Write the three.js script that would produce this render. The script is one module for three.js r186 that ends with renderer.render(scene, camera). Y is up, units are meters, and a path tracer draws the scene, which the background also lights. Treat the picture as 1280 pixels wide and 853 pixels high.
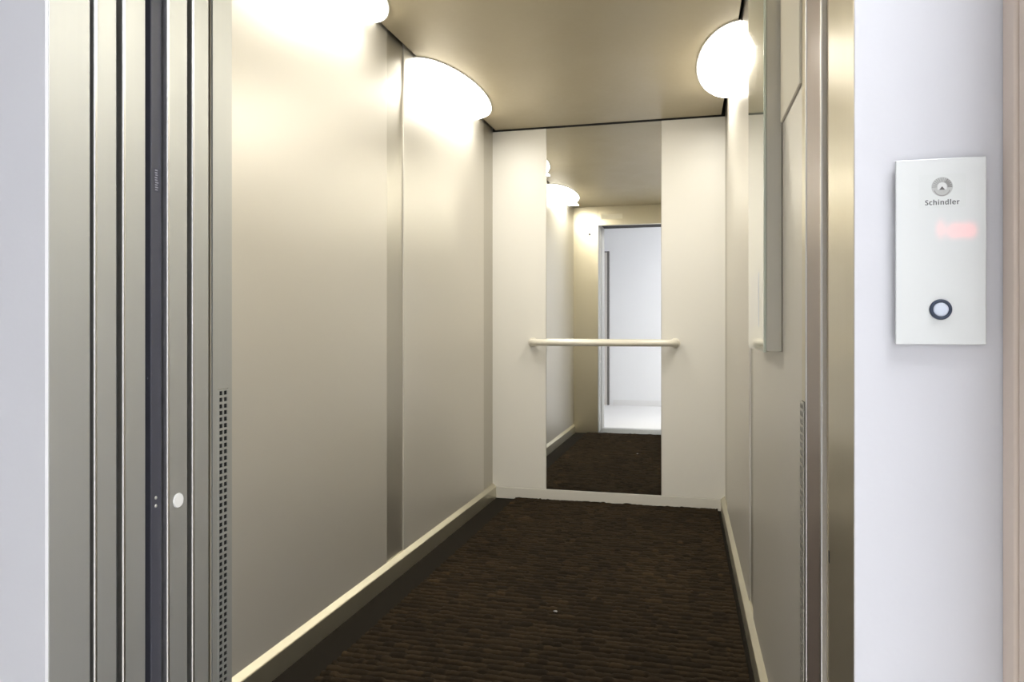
import * as THREE from 'three';
import { RoundedBoxGeometry } from 'three/addons/geometries/RoundedBoxGeometry.js';
import { mergeGeometries } from 'three/addons/utils/BufferGeometryUtils.js';
import { RectAreaLightUniformsLib } from 'three/addons/lights/RectAreaLightUniformsLib.js';

// Axes: x runs along the back wall of the lift car (left wall at 0), y is up, z runs from the back wall towards the landing.
const scene = new THREE.Scene();
const F = 926;                                                     // focal length in pixels of the 1280 x 853 frame
const camera = new THREE.PerspectiveCamera(2 * Math.atan(426.5 / F) * 180 / Math.PI, 1280 / 853, 0.02, 60);
camera.position.set(1.185, 1.0, 4.177);
camera.rotation.set(0, Math.atan(241 / F), 0);
camera.setViewOffset(1280, 853, 0, 17.5, 1280, 853);               // shifted lens: upright verticals, horizon above the middle
scene.add(camera);
scene.background = new THREE.Color(0, 0, 0);
const renderer = new THREE.WebGLRenderer({ antialias: true });
renderer.toneMapping = THREE.LinearToneMapping;
renderer.toneMappingExposure = 1.0;
renderer.shadowMap.enabled = true;
RectAreaLightUniformsLib.init();

const CAR_LIGHT = { color: new THREE.Color().setRGB(1.0, 0.955, 0.85), panel: 34, glow: 8 };
const HALL_LIGHT = { color: new THREE.Color().setRGB(0.94, 0.957, 1.0), panel: 29, glow: 5 };

// ------------------------------------------------------------------ sizes
const H = 2.15, DEPTH = 2.82, RX = 1.272, SKEW = Math.atan(0.027);   // the right wall opens a little towards the landing
const OPEN_L = 0.224, OPEN_R = 1.348, LAND = 3.275;                 // door opening; face of the landing wall
const HALL = { x0: -1.5, x1: 3.0, z1: 5.5, top: 2.6 };

// ------------------------------------------------------------------ helpers
let seed = 7;
const rnd = () => { seed = (seed * 1664525 + 1013904223) >>> 0; return seed / 4294967296; };
function hash(x, y) { let h = (x * 374761393 + y * 668265263) | 0; h = (h ^ (h >>> 13)) * 1274126177 | 0; return ((h ^ (h >>> 16)) >>> 0) / 4294967296; }
function noise(x, y) {
  const xi = Math.floor(x), yi = Math.floor(y), fx = x - xi, fy = y - yi, u = fx * fx * (3 - 2 * fx), v = fy * fy * (3 - 2 * fy);
  return (hash(xi, yi) * (1 - u) + hash(xi + 1, yi) * u) * (1 - v) + (hash(xi, yi + 1) * (1 - u) + hash(xi + 1, yi + 1) * u) * v;
}
const taken = {};
function numbered(name) { taken[name] = (taken[name] ?? -1) + 1; return taken[name] ? `${name}_${String(taken[name]).padStart(3, '0')}` : name; }
function metreUV(g) {                                                // box-projected uv in metres
  g = g.index ? g.toNonIndexed() : g;
  const p = g.attributes.position, n = g.attributes.normal, uv = new Float32Array(p.count * 2);
  for (let i = 0; i < p.count; i++) {
    const ax = Math.abs(n.getX(i)), ay = Math.abs(n.getY(i)), az = Math.abs(n.getZ(i));
    const [a, b] = ax >= ay && ax >= az ? [p.getZ(i), p.getY(i)] : ay >= az ? [p.getX(i), p.getZ(i)] : [p.getX(i), p.getY(i)];
    uv[2 * i] = a; uv[2 * i + 1] = b;
  }
  g.setAttribute('uv', new THREE.BufferAttribute(uv, 2));
  return g;
}
function box(x0, x1, y0, y1, z0, z1, r = 0) {
  const s = [x1 - x0, y1 - y0, z1 - z0];
  const g = r ? new RoundedBoxGeometry(...s, 2, Math.min(r, Math.min(...s) * 0.49)) : new THREE.BoxGeometry(...s);
  g.translate((x0 + x1) / 2, (y0 + y1) / 2, (z0 + z1) / 2);
  return metreUV(g);
}
function join(list) { return list.length > 1 ? mergeGeometries(list.map(g => { g = g.index ? g.toNonIndexed() : g; for (const k of Object.keys(g.attributes)) if (!['position', 'normal', 'uv'].includes(k)) g.deleteAttribute(k); return g; })) : list[0]; }
function mesh(name, geo, mat, parent = scene) {
  const m = new THREE.Mesh(Array.isArray(geo) ? join(geo) : geo, mat);
  m.name = parent === scene ? numbered(name) : name;
  m.castShadow = m.receiveShadow = true;
  parent.add(m);
  return m;
}
function structure(name, geo, mat, label, category, place) {
  const m = mesh(name, geo, mat);
  m.userData = { kind: 'structure', label, category };
  if (place) place(m);
  return m;
}
function thing(name, label, category, group) {
  const g = new THREE.Group();
  g.name = numbered(name); g.userData = { label, category };
  if (group) g.userData.group = group;
  scene.add(g);
  return g;
}
function tag(o, label, category, group) { o.userData = { label, category }; if (group) o.userData.group = group; return o; }
const onRight = o => { o.position.set(RX, 0, 0); o.rotation.y = SKEW; return o; };   // own x = 0 is the face of the right wall

function texture(w, h, fn, color, rx, ry) {
  const d = new Uint8Array(w * h * 4);
  for (let y = 0; y < h; y++) for (let x = 0; x < w; x++) {
    const c = fn(x, y), k = (y * w + x) * 4;
    for (let i = 0; i < 3; i++) d[k + i] = Math.max(0, Math.min(255, Array.isArray(c) ? c[i] : c));
    d[k + 3] = 255;
  }
  const t = new THREE.DataTexture(d, w, h);
  t.magFilter = THREE.LinearFilter; t.minFilter = THREE.LinearFilter;
  t.wrapS = t.wrapT = THREE.RepeatWrapping;
  if (color) t.colorSpace = THREE.SRGBColorSpace;
  if (rx) t.repeat.set(rx, ry);
  t.needsUpdate = true;
  return t;
}
// tiling noise: period in cells
function tnoise(x, y, px, py) {
  const xi = Math.floor(x), yi = Math.floor(y), fx = x - xi, fy = y - yi, u = fx * fx * (3 - 2 * fx), v = fy * fy * (3 - 2 * fy);
  const q = (a, b) => hash(((a % px) + px) % px, ((b % py) + py) % py);
  return (q(xi, yi) * (1 - u) + q(xi + 1, yi) * u) * (1 - v) + (q(xi, yi + 1) * (1 - u) + q(xi + 1, yi + 1) * u) * v;
}
const lin = (r, g, b) => new THREE.Color().setRGB(r, g, b);

// ------------------------------------------------------------------ materials
const brushRough = texture(256, 256, (x, y) => 215 + 18 * (tnoise(x / 2, y / 64, 128, 4) - 0.5) + 10 * (tnoise(x / 32, y / 32, 8, 8) - 0.5), false, 3, 1.2);
const laminateRough = texture(256, 256, (x, y) => 205 + 30 * (tnoise(x / 4, y / 4, 64, 64) - 0.5) + 40 * (tnoise(x / 32, y / 32, 8, 8) - 0.5), false, 1.1, 1.1);
const plasterBump = texture(256, 256, (x, y) => 128 + 70 * (tnoise(x / 3, y / 3, 85, 85) - 0.5) + 60 * (tnoise(x / 11, y / 11, 23, 23) - 0.5), false, 2.5, 2.5);
const M = {
  panel: new THREE.MeshPhysicalMaterial({ color: lin(0.69, 0.662, 0.605), metalness: 0.5, roughness: 0.38 }),
  backPanel: new THREE.MeshPhysicalMaterial({ color: lin(0.76, 0.745, 0.70), metalness: 0, roughness: 0.45, roughnessMap: laminateRough }),
  strip: new THREE.MeshStandardMaterial({ color: lin(0.54, 0.515, 0.455), metalness: 0.8, roughness: 0.42, roughnessMap: brushRough }),
  steel: new THREE.MeshStandardMaterial({ color: lin(0.52, 0.525, 0.505), metalness: 0.75, roughness: 0.56, roughnessMap: brushRough }),
  steelEdge: new THREE.MeshStandardMaterial({ color: lin(0.72, 0.71, 0.68), metalness: 1, roughness: 0.3 }),
  champagne: new THREE.MeshStandardMaterial({ color: lin(0.66, 0.60, 0.46), metalness: 0.85, roughness: 0.36, roughnessMap: brushRough }),
  rosySteel: new THREE.MeshStandardMaterial({ color: lin(0.34, 0.28, 0.25), metalness: 0.7, roughness: 0.45, roughnessMap: brushRough }),
  olive: new THREE.MeshStandardMaterial({ color: lin(0.36, 0.30, 0.20), metalness: 0.3, roughness: 0.55 }),
  ceiling: new THREE.MeshStandardMaterial({ color: lin(0.50, 0.435, 0.30), metalness: 0.2, roughness: 0.5, roughnessMap: laminateRough }),
  skirting: new THREE.MeshStandardMaterial({ color: lin(0.68, 0.64, 0.51), metalness: 0.92, roughness: 0.38 }),
  backSkirting: new THREE.MeshStandardMaterial({ color: lin(0.68, 0.66, 0.61), roughness: 0.45 }),
  shell: new THREE.MeshStandardMaterial({ color: lin(0.05, 0.05, 0.05), roughness: 0.8 }),
  rubber: new THREE.MeshPhysicalMaterial({ color: lin(0.011, 0.0085, 0.0055), roughness: 0.9, specularIntensity: 0.3 }),
  carpet: new THREE.MeshPhysicalMaterial({ color: 0xffffff, vertexColors: true, roughness: 1, specularIntensity: 0.35 }),
  mirror: new THREE.MeshStandardMaterial({ color: lin(0.90, 0.91, 0.89), metalness: 1, roughness: 0.01 }),
  rail: new THREE.MeshPhysicalMaterial({ color: lin(0.78, 0.75, 0.66), roughness: 0.32, metalness: 0.1 }),
  navy: new THREE.MeshStandardMaterial({ color: lin(0.055, 0.056, 0.072), roughness: 0.5 }),
  black: new THREE.MeshStandardMaterial({ color: lin(0.012, 0.012, 0.012), roughness: 0.7 }),
  grey: new THREE.MeshStandardMaterial({ color: lin(0.22, 0.22, 0.23), roughness: 0.5 }),
  white: new THREE.MeshStandardMaterial({ color: lin(0.82, 0.82, 0.80), roughness: 0.4 }),
  plaster: new THREE.MeshStandardMaterial({ color: lin(0.76, 0.762, 0.785), roughness: 0.85, bumpMap: plasterBump, bumpScale: 0.0003 }),
  whiteWall: new THREE.MeshStandardMaterial({ color: lin(0.87, 0.87, 0.875), roughness: 0.8 }),
  hallCeiling: new THREE.MeshStandardMaterial({ color: lin(0.85, 0.85, 0.85), roughness: 0.9 }),
  hallFloor: new THREE.MeshStandardMaterial({ color: lin(0.80, 0.79, 0.78), roughness: 0.55 }),
  casing: new THREE.MeshStandardMaterial({ color: lin(0.80, 0.67, 0.56), roughness: 0.5 }),
  door: new THREE.MeshStandardMaterial({ color: lin(0.80, 0.79, 0.78), roughness: 0.5 }),
  doorFrame: new THREE.MeshStandardMaterial({ color: lin(0.62, 0.58, 0.54), roughness: 0.5 }),
  doorSeal: new THREE.MeshStandardMaterial({ color: lin(0.16, 0.15, 0.14), roughness: 0.6 }),
  carLamp: new THREE.MeshStandardMaterial({ color: lin(0.9, 0.9, 0.88), roughness: 0.4, emissive: CAR_LIGHT.color, emissiveIntensity: CAR_LIGHT.glow }),
  hallLamp: new THREE.MeshStandardMaterial({ color: lin(0.9, 0.9, 0.9), roughness: 0.4, emissive: HALL_LIGHT.color, emissiveIntensity: HALL_LIGHT.glow }),
  glass: new THREE.MeshPhysicalMaterial({ color: lin(0.62, 0.68, 0.58), roughness: 0.07, metalness: 0, clearcoat: 1, clearcoatRoughness: 0.04 }),
  paleBlue: new THREE.MeshPhysicalMaterial({ color: lin(0.60, 0.68, 0.85), roughness: 0.1, clearcoat: 1 }),
  copBody: new THREE.MeshStandardMaterial({ color: lin(0.60, 0.57, 0.48), metalness: 0.5, roughness: 0.5 }),
  cream: new THREE.MeshStandardMaterial({ color: lin(0.76, 0.71, 0.58), roughness: 0.4 }),
  callPlate: new THREE.MeshPhysicalMaterial({ color: lin(0.80, 0.82, 0.79), roughness: 0.25, clearcoat: 0.6, clearcoatRoughness: 0.1 }),
  ring: new THREE.MeshStandardMaterial({ color: lin(0.035, 0.05, 0.085), roughness: 0.35 }),
  buttonCap: new THREE.MeshStandardMaterial({ color: lin(0.72, 0.78, 0.88), roughness: 0.3 }),
};

// ------------------------------------------------------------------ lift car: floor, carpet, ceiling
structure('floor', [box(-0.05, 1.42, -0.06, 0, -0.05, DEPTH + 0.06)], M.rubber, 'dark plain rubber floor edge around the ribbed carpet of the lift', 'floor');
{ // ribbed loop carpet: every rib is a row of tufts
  const x0 = 0.125, z0 = 0.006, z1 = DEPTH - 0.02, pitch = 0.032, per = 8, ribs = Math.round((z1 - z0) / pitch), rows = ribs * per, cols = 190;
  const pos = [], col = [], idx = [];
  const rowTufts = [];
  for (let r = 0; r < ribs; r++) { const t = []; let x = -rnd() * 0.04; while (x < 1.4) { const l = 0.012 + rnd() * 0.045; t.push([x, l, rnd(), rnd()]); x += l; } rowTufts.push(t); }
  for (let j = 0; j <= rows; j++) {
    const r = Math.min(ribs - 1, Math.floor(j / per)), f = (j - r * per) / per, z = z0 + j * pitch / per, xr = RX + 0.027 * z - 0.02;
    for (let i = 0; i <= cols; i++) {
      const x = x0 + (xr - x0) * i / cols;
      let t = rowTufts[r][0]; for (const q of rowTufts[r]) { if (q[0] > x) break; t = q; }
      const k = Math.min(1, Math.max(0, (x - t[0]) / t[1]));
      const arch = Math.sqrt(Math.max(0, 1 - (2 * f - 1) ** 2)) * (0.8 + 0.2 * Math.sqrt(Math.max(0, Math.sin(Math.PI * k))));
      const fine = noise(x * 260, z * 260) - 0.5;
      pos.push(x, 0.002 + arch * (0.010 + 0.006 * t[2]) + fine * 0.0022, z + (t[3] - 0.5) * 0.008 * Math.sin(Math.PI * f));
      const patch = 0.88 + 0.24 * noise(x * 5, z * 5), yarn = (0.62 + 0.76 * t[3]) * patch * (0.85 + 0.3 * (fine + 0.5)) * (t[2] > 0.95 ? 1.5 : 1);
      col.push(0.0205 * yarn, 0.0138 * yarn, 0.0070 * yarn);
    }
  }
  for (let j = 0; j < rows; j++) for (let i = 0; i < cols; i++) { const a = j * (cols + 1) + i, b = a + cols + 1; idx.push(a, b, a + 1, a + 1, b, b + 1); }
  const g = new THREE.BufferGeometry();
  g.setAttribute('position', new THREE.Float32BufferAttribute(pos, 3)); g.setAttribute('color', new THREE.Float32BufferAttribute(col, 3)); g.setIndex(idx); g.computeVertexNormals();
  const c = mesh('ribbed_carpet', g, M.carpet);
  tag(c, 'dark brown ribbed loop carpet covering the lift floor', 'carpet');
}
{ // pale fleck lying on the carpet
  const g = new THREE.IcosahedronGeometry(0.006, 1), p = g.attributes.position;
  for (let i = 0; i < p.count; i++) { const k = 0.8 + 0.4 * hash(Math.round(p.getX(i) * 4000), Math.round(p.getZ(i) * 4000)); p.setXYZ(i, p.getX(i) * k * 1.3, p.getY(i) * 0.45, p.getZ(i) * k); }
  g.computeVertexNormals();
  const f = mesh('lint_fleck', g, M.grey); f.position.set(0.685, 0.0165, 1.66);
  tag(f, 'tiny pale lint fleck lying on the brown carpet', 'lint');
}
{ // ceiling: one suspended sheet with an open joint to the walls, the car roof above it
  const s = new THREE.Shape([[0.001, -0.012], [RX - 0.001, -0.012], [OPEN_R - 0.001, -(DEPTH - 0.01)], [0.001, -(DEPTH - 0.01)]].map(a => new THREE.Vector2(...a)));
  const g = new THREE.ExtrudeGeometry(s, { depth: 0.02, bevelEnabled: false }); g.rotateX(-Math.PI / 2); g.translate(0, H, 0);
  structure('ceiling', metreUV(g), M.ceiling, 'satin taupe metal ceiling sheet of the lift car', 'ceiling');
  structure('roof', box(-0.06, 1.46, 2.28, 2.32, -0.06, DEPTH + 0.065), M.shell, 'dark roof of the lift car above the ceiling sheet', 'roof');
}

// ------------------------------------------------------------------ lift car: walls
const PT = 0.016;
function sideWall(name, side, seams, corner) {                       // side -1: left wall, built facing +x; +1: right wall, built facing -x
  const f = (a, b, y0, y1, z0, z1, r) => side < 0 ? box(-b, -a, y0, y1, z0, z1, r) : box(a, b, y0, y1, z0, z1, r);   // a, b measured behind the face
  const w = structure(name, f(0.036, 0.06, 0, 2.28, -0.05, DEPTH), M.shell, side < 0 ? 'left lift wall of two tall satin beige panels with steel joint strips' : 'right lift wall of two tall satin beige panels behind the control panel', 'wall');
  const [s0, s1] = seams;
  mesh('wall_panel', f(0.014, 0.036, 0.06, 2.2, corner, s0, 0.003), M.panel, w);
  mesh('wall_panel', f(0.014, 0.036, 0.06, 2.2, s1, DEPTH, 0.003), M.panel, w);
  mesh('joint_strip', f(0.020, 0.036, 0.06, 2.2, s0 + 0.001, s1 - 0.001), M.strip, w);
  mesh('joint_strip', f(0.020, 0.036, 0.06, 2.2, -0.01, corner - 0.001), M.strip, w);
  if (side > 0) onRight(w);
  return w;
}
sideWall('wall_left', -1, [1.337, 1.504], 0.196);
sideWall('wall_right', 1, [1.575, 1.72], 0.3);
function skirtingGeo(len) {                                          // profile: upright face, sloping ledge back to the wall
  const s = new THREE.Shape([[-0.036, 0], [0.0035, 0], [0.004, 0.063], [0.0025, 0.066], [-0.014, 0.081], [-0.036, 0.081]].map(a => new THREE.Vector2(...a)));
  return metreUV(new THREE.ExtrudeGeometry(s, { depth: len, bevelEnabled: false }));
}
structure('baseboard_left', skirtingGeo(DEPTH), M.skirting, 'cream skirting with a sloping ledge along the left lift wall', 'skirting');
{
  const g = skirtingGeo(DEPTH); g.rotateY(Math.PI); g.translate(0, 0, DEPTH);
  structure('baseboard_right', metreUV(g), M.skirting, 'cream skirting with a sloping ledge along the right lift wall', 'skirting', onRight);
}
{
  const w = structure('wall_back', box(-0.06, 1.33, 0, 2.28, -0.06, -0.03), M.shell, 'back lift wall of white panels either side of the mirror', 'wall');
  mesh('wall_panel', box(-0.03, 0.3, 0.066, 2.143, -0.03, 0, 0.002), M.backPanel, w);
  mesh('wall_panel', box(0.954, RX + 0.03, 0.066, 2.143, -0.03, 0, 0.002), M.backPanel, w);
  structure('baseboard_back', box(-0.02, RX + 0.02, 0, 0.065, -0.028, 0.004, 0.002), M.backSkirting, 'low white skirting under the mirror on the back wall', 'skirting');
  const m = thing('wall_mirror', 'tall narrow mirror on the back wall reflecting the landing', 'mirror');
  const pane = mesh('glass', box(-0.324, 0.324, -1.038, 1.038, -0.008, 0), M.mirror, m);
  pane.position.set(0.627, 1.105, -0.004); pane.rotation.set(-0.0016, 0.0027, 0);   // hung a hair out of true
  mesh('edge_strip', [box(0.3005, 0.3028, 0.0665, 2.143, -0.012, -0.002), box(0.9512, 0.9535, 0.0665, 2.143, -0.012, -0.002)], M.strip, m);
}
{ // hand rail: a bowed tube with ends turned into the back wall
  const r = thing('hand_rail', 'slim cream hand rail bowed across the mirror', 'hand rail');
  const y = 0.912, pts = [[0.222, y, 0.004], [0.224, y, 0.03], [0.245, y, 0.052], [0.33, y, 0.074], [0.48, y, 0.092], [0.625, y, 0.098], [0.77, y, 0.092], [0.92, y, 0.074], [1.005, y, 0.052], [1.026, y, 0.03], [1.028, y, 0.004]].map(p => new THREE.Vector3(...p));
  mesh('rail', new THREE.TubeGeometry(new THREE.CatmullRomCurve3(pts, false, 'centripetal'), 96, 0.019, 20), M.rail, r);
  for (const x of [0.222, 1.028]) {
    const g = new THREE.LatheGeometry([[0, 0.008], [0.021, 0.008], [0.026, 0.005], [0.027, 0]].map(p => new THREE.Vector2(...p)), 28);
    g.rotateX(Math.PI / 2);
    const e = mesh('wall_flange', g, M.rail, r); e.position.set(x, y, 0.0005);
  }
}
// ------------------------------------------------------------------ lift car: front wall beside and above the opening
function perforated(z0, z1, y0, y1, pitch, thick) {                   // plate in the y-z plane with two columns of slots
  const s = new THREE.Shape([[z0, y0], [z1, y0], [z1, y1], [z0, y1]].map(a => new THREE.Vector2(...a)));
  const w = z1 - z0, n = Math.floor((y1 - y0 - 0.01) / pitch);
  for (let i = 0; i < n; i++) for (const c of [0.3, 0.72]) {
    const cz = z0 + w * c, cy = y1 - 0.008 - i * pitch, a = w * 0.15, b = pitch * 0.32, h = new THREE.Path();
    h.moveTo(cz - a, cy - b); h.lineTo(cz - a, cy + b); h.lineTo(cz + a, cy + b); h.lineTo(cz + a, cy - b); h.closePath();
    s.holes.push(h);
  }
  const g = new THREE.ExtrudeGeometry(s, { depth: thick, bevelEnabled: false });
  g.rotateY(-Math.PI / 2);                                            // shape x -> z, extrusion -> -x
  return metreUV(g);
}
{
  const w = structure('wall_front', [box(-0.06, OPEN_L - 0.004, 0, 2.28, DEPTH, DEPTH + 0.062, 0.002)], M.champagne, 'satin steel front column of the lift car beside the opening', 'wall');
  mesh('header', box(OPEN_L - 0.004, 1.46, 1.975, 2.28, DEPTH, DEPTH + 0.062), M.champagne, w);
  mesh('edge_facing', [box(OPEN_L - 0.004, OPEN_L, 0.873, 1.975, DEPTH, DEPTH + 0.062), box(OPEN_L - 0.004, OPEN_L, 0, 0.873, DEPTH, DEPTH + 0.011), box(OPEN_L - 0.004, OPEN_L, 0, 0.873, DEPTH + 0.046, DEPTH + 0.062)], M.steel, w);
  mesh('sensor_recess', box(OPEN_L - 0.0035, OPEN_L - 0.003, 0, 0.872, DEPTH + 0.011, DEPTH + 0.046), M.black, w);
  mesh('perforated_strip', (() => { const g = perforated(DEPTH + 0.011, DEPTH + 0.046, 0, 0.872, 0.0135, 0.002); g.translate(OPEN_L + 0.0005, 0, 0); return g; })(), M.steel, w);
  const k = new THREE.CylinderGeometry(0.011, 0.011, 0.004, 20); k.rotateX(Math.PI / 2); k.translate(0.14, 1.89, DEPTH - 0.002);
  mesh('key_switch', k, M.navy, w);
  mesh('name_plate', box(0.25, 0.45, 2.03, 2.075, DEPTH - 0.003, DEPTH), M.cream, w);
}
{ // right column of the car front
  const w = structure('trim_1', box(OPEN_R + 0.002, 1.44, 0, 1.975, DEPTH - 0.03, DEPTH + 0.035, 0.002), M.champagne, 'slim steel column with a slotted strip at the right of the car opening', 'trim');
  mesh('sensor_recess', box(OPEN_R + 0.001, OPEN_R + 0.0018, 0, 0.872, DEPTH - 0.024, DEPTH + 0.02), M.black, w);
  mesh('perforated_strip', (() => { const g = perforated(DEPTH - 0.024, DEPTH + 0.02, 0, 0.872, 0.0135, 0.002); g.translate(OPEN_R, 0, 0); return g; })(), M.strip, w);
}
// sills of the car and of the landing: grooved metal
structure('sill', [box(-0.3, 1.44, -0.06, 0, DEPTH + 0.062, DEPTH + 0.075), box(-0.3, 1.44, -0.06, -0.012, DEPTH + 0.075, 3.02), box(-0.3, 1.44, -0.012, 0, 2.912, 2.93), box(-0.3, 1.44, -0.012, 0, 2.965, 2.985), box(-0.3, 1.44, -0.012, 0, 3.008, 3.02)], M.steel, 'grooved metal sill of the lift car doors', 'sill');
structure('sill', [box(-0.3, 1.44, -0.06, -0.012, 3.05, LAND), box(-0.3, 1.44, -0.012, 0, 3.05, 3.075), box(-0.3, 1.44, -0.012, 0, 3.11, 3.135), box(-0.3, 1.44, -0.012, 0, 3.165, LAND)], M.steel, 'grooved metal sill of the landing doors', 'sill');

// ------------------------------------------------------------------ opened sliding doors stacked at the left
function slidingDoor(label, z0, z1, xEdge) {
  const d = thing('sliding_door_panel', label, 'door panel', 'sliding door panels stacked at the left of the opening');
  const leaf = mesh('leaf', box(xEdge - 0.5, xEdge - 0.002, 0.006, 2.1, z0 + 0.004, z1, 0.002), M.steel, d);
  mesh('edge_facing', box(xEdge - 0.006, xEdge, 0.006, 2.1, z0 + 0.006, z1 - 0.006, 0.0015), M.steel, d);
  mesh('edge_bead', box(xEdge - 0.012, xEdge + 0.002, 0.006, 2.1, z1 - 0.007, z1 + 0.0005, 0.003), M.steelEdge, d);
  return d;
}
slidingDoor('lift car door panel edge beside the perforated column', 2.889, 2.945, OPEN_L);
const bumperDoor = slidingDoor('lift car door panel edge carrying a round white bumper', 2.952, 3.014, OPEN_L);
slidingDoor('landing door panel edge next to the dark gap', 3.062, 3.122, OPEN_L);
slidingDoor('landing door panel edge next to the wide landing frame', 3.129, 3.183, OPEN_L);
{
  const g = new THREE.CylinderGeometry(0.0128, 0.0138, 0.0022, 28); g.rotateZ(-Math.PI / 2); g.translate(OPEN_L + 0.0011, 0.673, 2.984);
  mesh('round_bumper', g, M.white, bumperDoor);
}
{ // dark coupler strip in the gap between car and landing doors
  const d = thing('coupler_strip', 'dark blue grey coupler strip in the gap between the door stacks', 'strip');
  mesh('strip', box(OPEN_L - 0.06, OPEN_L - 0.009, 0.01, 2.1, 3.017, 3.044, 0.002), M.navy, d);
  for (const y of [0.673, 0.688]) {
    const g = new THREE.SphereGeometry(0.0032, 14, 8); g.scale(0.5, 1, 1); g.translate(OPEN_L - 0.0088, y, 3.032);
    mesh('screw', g, M.steelEdge, d);
  }
  const c = document.createElement('canvas'); c.width = 64; c.height = 256;
  const x = c.getContext('2d'); x.fillStyle = '#3c3c48'; x.fillRect(0, 0, 64, 256);
  x.fillStyle = '#8f8f98';                                            // worn print, too blurred to read: only its blocks are left
  for (let i = 0; i < 9; i++) x.fillRect(14 + 6 * (hash(i, 3) - 0.5), 14 + i * 26, 30 + 8 * (hash(i, 5) - 0.5), 12 + 6 * hash(i, 9));
  const t = new THREE.CanvasTexture(c); t.colorSpace = THREE.SRGBColorSpace;
  const g = new THREE.PlaneGeometry(0.016, 0.044); g.rotateY(Math.PI / 2); g.translate(OPEN_L - 0.0086, 1.268, 3.03);
  mesh('worn_label', g, new THREE.MeshStandardMaterial({ map: t, roughness: 0.6 }), d);
}

// ------------------------------------------------------------------ landing: frame and walls
{
  const f = structure('trim_2', box(OPEN_L - 0.06, OPEN_L, 0, 2.0, 3.19, LAND - 0.006, 0.002), M.steel, 'wide satin steel frame post of the landing opening beside the door stack', 'trim');
  mesh('lintel', box(OPEN_L - 0.06, OPEN_R + 0.08, 2.0, 2.14, 3.05, LAND - 0.006), M.shell, f);
}
{
  const f = structure('trim_3', box(OPEN_R, OPEN_R + 0.03, 0, 2.0, 3.09, LAND - 0.006, 0.002), M.champagne, 'champagne steel frame post of the landing opening beside the call panel', 'trim');
  mesh('closing_recess', box(OPEN_R + 0.007, OPEN_R + 0.03, 0, 2.0, 3.03, 3.09), M.olive, f);
  mesh('closing_bead', box(OPEN_R - 0.001, OPEN_R + 0.03, 0, 2.0, 3.020, 3.030, 0.002), M.steelEdge, f);
  mesh('closing_post', box(OPEN_R + 0.001, OPEN_R + 0.03, 0, 2.0, 2.862, 3.019, 0.002), M.rosySteel, f);
  mesh('closing_bead', box(OPEN_R - 0.001, OPEN_R + 0.03, 0, 2.0, 2.856, 2.862, 0.002), M.steelEdge, f);
  mesh('latch_slot', box(OPEN_R - 0.0006, OPEN_R + 0.002, 0.68, 0.697, 3.094, 3.101, 0.001), M.black, f);
}
const T = 0.06;
{ // plaster skin with the opening cut out of it, masonry behind
  const s = new THREE.Shape([[HALL.x0 - T, 0], [OPEN_L, 0], [OPEN_L, 2.0], [OPEN_R, 2.0], [OPEN_R, 0], [HALL.x1 + T, 0], [HALL.x1 + T, HALL.top], [HALL.x0 - T, HALL.top]].map(p => new THREE.Vector2(...p)));
  const skin = new THREE.ExtrudeGeometry(s, { depth: 0.0055, bevelEnabled: false }); skin.translate(0, 0, LAND - 0.0055);
  const w = structure('wall_landing', metreUV(skin), M.plaster, 'pale lavender plaster wall around the lift opening', 'wall');
  mesh('masonry', [box(HALL.x0 - T, OPEN_L - 0.061, 0, HALL.top, LAND - 0.075, LAND - 0.0055), box(OPEN_L - 0.061, OPEN_R + 0.031, 2.141, HALL.top, LAND - 0.075, LAND - 0.0055), box(OPEN_R + 0.031, HALL.x1 + T, 0, HALL.top, LAND - 0.075, LAND - 0.0055)], M.plaster, w);
}
structure('wall_landing_far', box(HALL.x0 - T, HALL.x1 + T, 0, HALL.top, HALL.z1, HALL.z1 + T), M.whiteWall, 'white far wall of the landing seen in the mirror', 'wall');
structure('wall_landing_left', box(HALL.x0 - T, HALL.x0, 0, HALL.top, LAND, HALL.z1), M.plaster, 'white end wall of the landing left of the lift', 'wall');
structure('wall_landing_right', box(HALL.x1, HALL.x1 + T, 0, HALL.top, LAND, HALL.z1), M.plaster, 'white side wall of the landing beyond the call panel', 'wall');
structure('landing_floor', box(HALL.x0 - T, HALL.x1 + T, -0.06, 0, LAND, HALL.z1 + T), M.hallFloor, 'pale glossy landing floor seen in the mirror', 'floor');
structure('landing_ceiling', box(HALL.x0 - T, HALL.x1 + T, HALL.top, HALL.top + T, LAND - 0.075, HALL.z1 + T), M.hallCeiling, 'white ceiling of the landing', 'ceiling');
structure('baseboard_landing', box(0.06, HALL.x1, 0, 0.07, HALL.z1 - 0.012, HALL.z1, 0.003), M.door, 'low white skirting on the far landing wall', 'skirting');
{ // casing standing out from the wall right of the call panel
  const c = structure('trim_4', box(1.4935, 1.56, 0, 2.1, LAND, LAND + 0.034, 0.004), M.casing, 'pinkish beige door casing beside the call panel', 'trim');
  mesh('casing_board', box(1.4965, 1.56, 0, 2.1, LAND + 0.035, LAND + 0.07, 0.003), M.casing, c);
}
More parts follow.
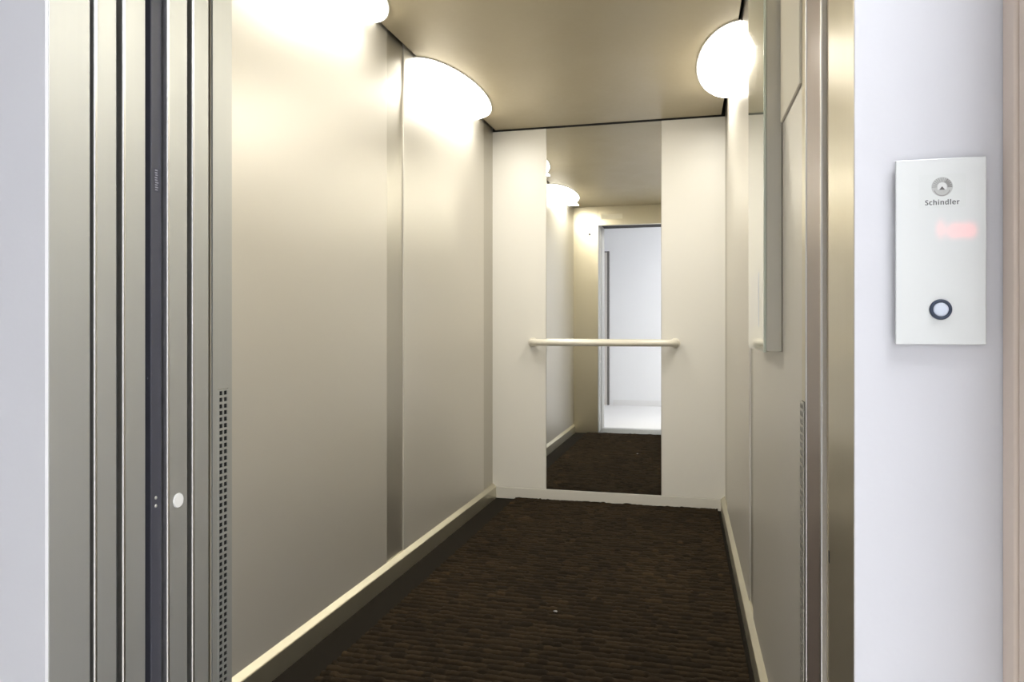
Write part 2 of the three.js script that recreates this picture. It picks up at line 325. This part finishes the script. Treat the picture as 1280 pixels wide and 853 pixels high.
{ // door in the far landing wall, seen in the mirror
  const d = structure('door_1', box(-0.98, -0.13, 0.005, 1.93, HALL.z1 - 0.02, HALL.z1, 0.003), M.door, 'white door in the far landing wall, its frame edge seen in the mirror', 'door');
  mesh('door_frame', [box(-0.115, -0.018, 0, 1.99, HALL.z1 - 0.035, HALL.z1, 0.003), box(-1.09, -0.995, 0, 1.99, HALL.z1 - 0.035, HALL.z1, 0.003), box(-0.995, -0.115, 1.945, 1.99, HALL.z1 - 0.035, HALL.z1, 0.003)], M.doorFrame, d);
  mesh('frame_seal', [box(-0.018, 0.01, 0, 2.005, HALL.z1 - 0.03, HALL.z1), box(-1.09, -0.018, 1.99, 2.005, HALL.z1 - 0.03, HALL.z1)], M.doorSeal, d);
  const k = new THREE.TorusGeometry(0.04, 0.009, 10, 20, Math.PI); k.translate(-0.9, 1.0, HALL.z1 - 0.03);
  mesh('door_handle', k, M.steelEdge, d);
}

// ------------------------------------------------------------------ lamps
function carLamp(label, side, zc) {
  const a = 0.47, b = 0.152, c = 0.04, L = thing('ceiling_lamp', label, 'lamp', 'half oval lamps where ceiling and walls meet');
  const seg = 40, rad = 12, pos = [], idx = [];
  for (let i = 0; i <= seg; i++) for (let j = 0; j <= rad; j++) {
    const t = Math.PI * i / seg, r = j / rad;
    pos.push(Math.sin(t) * b * r, -c * Math.sqrt(Math.max(0, 1 - r * r)) - 0.004, -Math.cos(t) * a * r);
  }
  for (let i = 0; i < seg; i++) for (let j = 0; j < rad; j++) { const p = i * (rad + 1) + j, q = p + rad + 1; idx.push(p, p + 1, q, q, p + 1, q + 1); }
  const g = new THREE.BufferGeometry(); g.setAttribute('position', new THREE.Float32BufferAttribute(pos, 3)); g.setIndex(idx); g.computeVertexNormals();
  mesh('diffuser', g, M.carLamp, L);
  const s = new THREE.Shape(); s.moveTo(0, -a - 0.006);
  for (let i = 1; i <= 40; i++) { const t = Math.PI * i / 40; s.lineTo(Math.sin(t) * (b + 0.005), -Math.cos(t) * (a + 0.006)); }
  s.closePath();
  const p = new THREE.ExtrudeGeometry(s, { depth: 0.004, bevelEnabled: false }); p.rotateX(Math.PI / 2);
  mesh('mounting_plate', p, M.white, L);
  const light = new THREE.RectAreaLight(CAR_LIGHT.color, CAR_LIGHT.panel, 0.09, 0.66);
  light.position.set(0.07, -c - 0.008, 0); light.rotation.x = -Math.PI / 2;
  L.add(light);
  if (side < 0) L.position.set(-0.012, H, zc);
  else { L.position.set(RX + 0.027 * zc + 0.012, H, zc); L.rotation.y = Math.PI + SKEW; }
}
carLamp('glowing half oval ceiling lamp on the left wall next to the mirror wall', -1, 0.76);
carLamp('glowing half oval ceiling lamp on the left wall near the doors', -1, 2.08);
carLamp('glowing half oval ceiling lamp on the right wall next to the mirror wall', 1, 0.81);
carLamp('glowing half oval ceiling lamp on the right wall near the doors', 1, 2.1);
{
  const L = thing('landing_ceiling_lamp', 'flat white panel lamp on the landing ceiling', 'lamp');
  mesh('diffuser', box(-0.5, 0.5, -0.03, -0.024, -0.3, 0.3), M.hallLamp, L);
  mesh('frame', [box(-0.53, -0.5, -0.034, 0, -0.33, 0.33), box(0.5, 0.53, -0.034, 0, -0.33, 0.33), box(-0.5, 0.5, -0.034, 0, -0.33, -0.3), box(-0.5, 0.5, -0.034, 0, 0.3, 0.33)], M.white, L);
  const light = new THREE.RectAreaLight(HALL_LIGHT.color, HALL_LIGHT.panel, 0.98, 0.58);
  light.position.set(0, -0.036, 0); light.rotation.x = -Math.PI / 2; L.add(light);
  L.position.set(2.05, HALL.top, 3.63);
}

// ------------------------------------------------------------------ control panel and notice plate on the right wall
{
  const g = thing('control_panel', 'tall glass fronted control panel on the right lift wall', 'control panel');
  mesh('body', box(-0.020, 0.0135, 0.945, 2.06, 2.042, 2.435, 0.002), M.copBody, g);
  const f = mesh('glass_front', box(-0.026, -0.020, 0.943, 2.062, 2.04, 2.437, 0.0015), M.glass, g);
  mesh('display', box(-0.0265, -0.0255, 1.0, 1.13, 2.12, 2.33), M.paleBlue, f);
  onRight(g);
  const p = mesh('notice_plate', box(0.008, 0.0135, 1.45, 2.0, 2.45, 2.72, 0.002), M.cream);
  tag(p, 'plain cream notice plate on the right wall beside the control panel', 'plate');
  onRight(p);
}
// ------------------------------------------------------------------ call panel on the landing wall
{
  const x0 = 1.388, x1 = 1.4765, y0 = 0.981, y1 = 1.183, zf = LAND + 0.008, cx = (x0 + x1) / 2, w = x1 - x0;
  const g = thing('call_panel', 'white lift call panel with red display and round button on the landing wall', 'call panel');
  mesh('back_box', box(x0 + 0.003, x1 - 0.003, y0 + 0.003, y1 - 0.003, LAND, LAND + 0.005), M.navy, g);
  const face = mesh('face_plate', box(x0, x1, y0, y1, LAND + 0.004, zf, 0.0012), M.callPlate, g);
  // printed emblem and maker's name
  const c = document.createElement('canvas'); c.width = 512; c.height = 400;
  const k = c.getContext('2d'); k.fillStyle = '#e8eae7'; k.fillRect(0, 0, 512, 400);
  k.save(); k.translate(256, 150);
  k.fillStyle = '#c2c2be'; k.beginPath(); k.arc(0, 0, 116, 0, Math.PI * 2); k.fill();
  for (let i = 0; i < 14; i++) { const a = Math.PI * (1 + i / 13); k.strokeStyle = i > 8 ? '#8c8a86' : '#a3a29e'; k.lineWidth = i > 8 ? 20 : 11; k.beginPath(); k.moveTo(Math.cos(a) * 58, Math.sin(a) * 58); k.lineTo(Math.cos(a) * 110, Math.sin(a) * 110); k.stroke(); }
  k.fillStyle = '#e6e6e3'; k.beginPath(); k.arc(0, -2, 50, Math.PI, 0); k.lineTo(50, 34); k.lineTo(-50, 34); k.closePath(); k.fill();
  k.fillStyle = '#55524f'; k.beginPath(); k.moveTo(-32, 36); k.lineTo(0, -6); k.lineTo(32, 36); k.closePath(); k.fill();
  k.strokeStyle = '#9b9994'; k.lineWidth = 12; k.beginPath(); k.arc(0, 20, 86, 0.25, Math.PI - 0.25); k.stroke();
  k.restore();
  k.fillStyle = '#5d5d5c'; k.font = 'bold 84px sans-serif'; k.textAlign = 'center'; k.fillText('Schindler', 256, 366, 470);
  const t = new THREE.CanvasTexture(c); t.colorSpace = THREE.SRGBColorSpace;
  const pg = new THREE.PlaneGeometry(0.046, 0.036); pg.translate(cx + 0.0015, 1.1475, zf + 0.0002);
  mesh('printed_emblem', pg, new THREE.MeshPhysicalMaterial({ map: t, color: lin(0.97, 0.98, 0.965), roughness: 0.25, clearcoat: 0.6, clearcoatRoughness: 0.1 }), face);
  // dot display glowing through the white face
  const d = document.createElement('canvas'); d.width = 256; d.height = 160;
  const q = d.getContext('2d'); q.fillStyle = '#000'; q.fillRect(0, 0, 256, 160);
  const dots = [[58, 40, 1], [58, 56, 1], [58, 72, 1], [58, 88, 1], [58, 104, 0.8], [46, 72, 0.6]];
  for (let i = 0; i < 9; i++) for (let j = 0; j < 4; j++) dots.push([96 + i * 14, 56 + j * 14, 0.35 + 0.4 * hash(i, j)]);
  for (const [x, y, s] of dots) { const r = q.createRadialGradient(x, y, 0, x, y, 40); r.addColorStop(0, `rgba(255,40,45,${0.27 * s})`); r.addColorStop(1, 'rgba(255,40,45,0)'); q.fillStyle = r; q.fillRect(x - 40, y - 40, 80, 80); }
  const e = new THREE.CanvasTexture(d); e.colorSpace = THREE.SRGBColorSpace;
  const dg = new THREE.PlaneGeometry(0.056, 0.044); dg.translate(cx + 0.0155, 1.1035, zf + 0.0002);
  mesh('red_display', dg, new THREE.MeshPhysicalMaterial({ color: lin(0.80, 0.82, 0.79), roughness: 0.25, clearcoat: 0.6, clearcoatRoughness: 0.1, emissive: 0xffffff, emissiveMap: e, emissiveIntensity: 0.9 }), face);
  // button
  const b = mesh('call_button', (() => { const l = new THREE.LatheGeometry([[0, 0.003], [0.006, 0.0029], [0.0075, 0.002], [0.0075, 0]].map(p => new THREE.Vector2(...p)), 32); l.rotateX(Math.PI / 2); l.translate(cx, 1.019, zf); return l; })(), M.buttonCap, g);
  const r = new THREE.TorusGeometry(0.0093, 0.0019, 12, 40); r.translate(cx, 1.019, zf + 0.0008);
  mesh('button_ring', r, M.ring, b);
}
renderer.render(scene, camera);
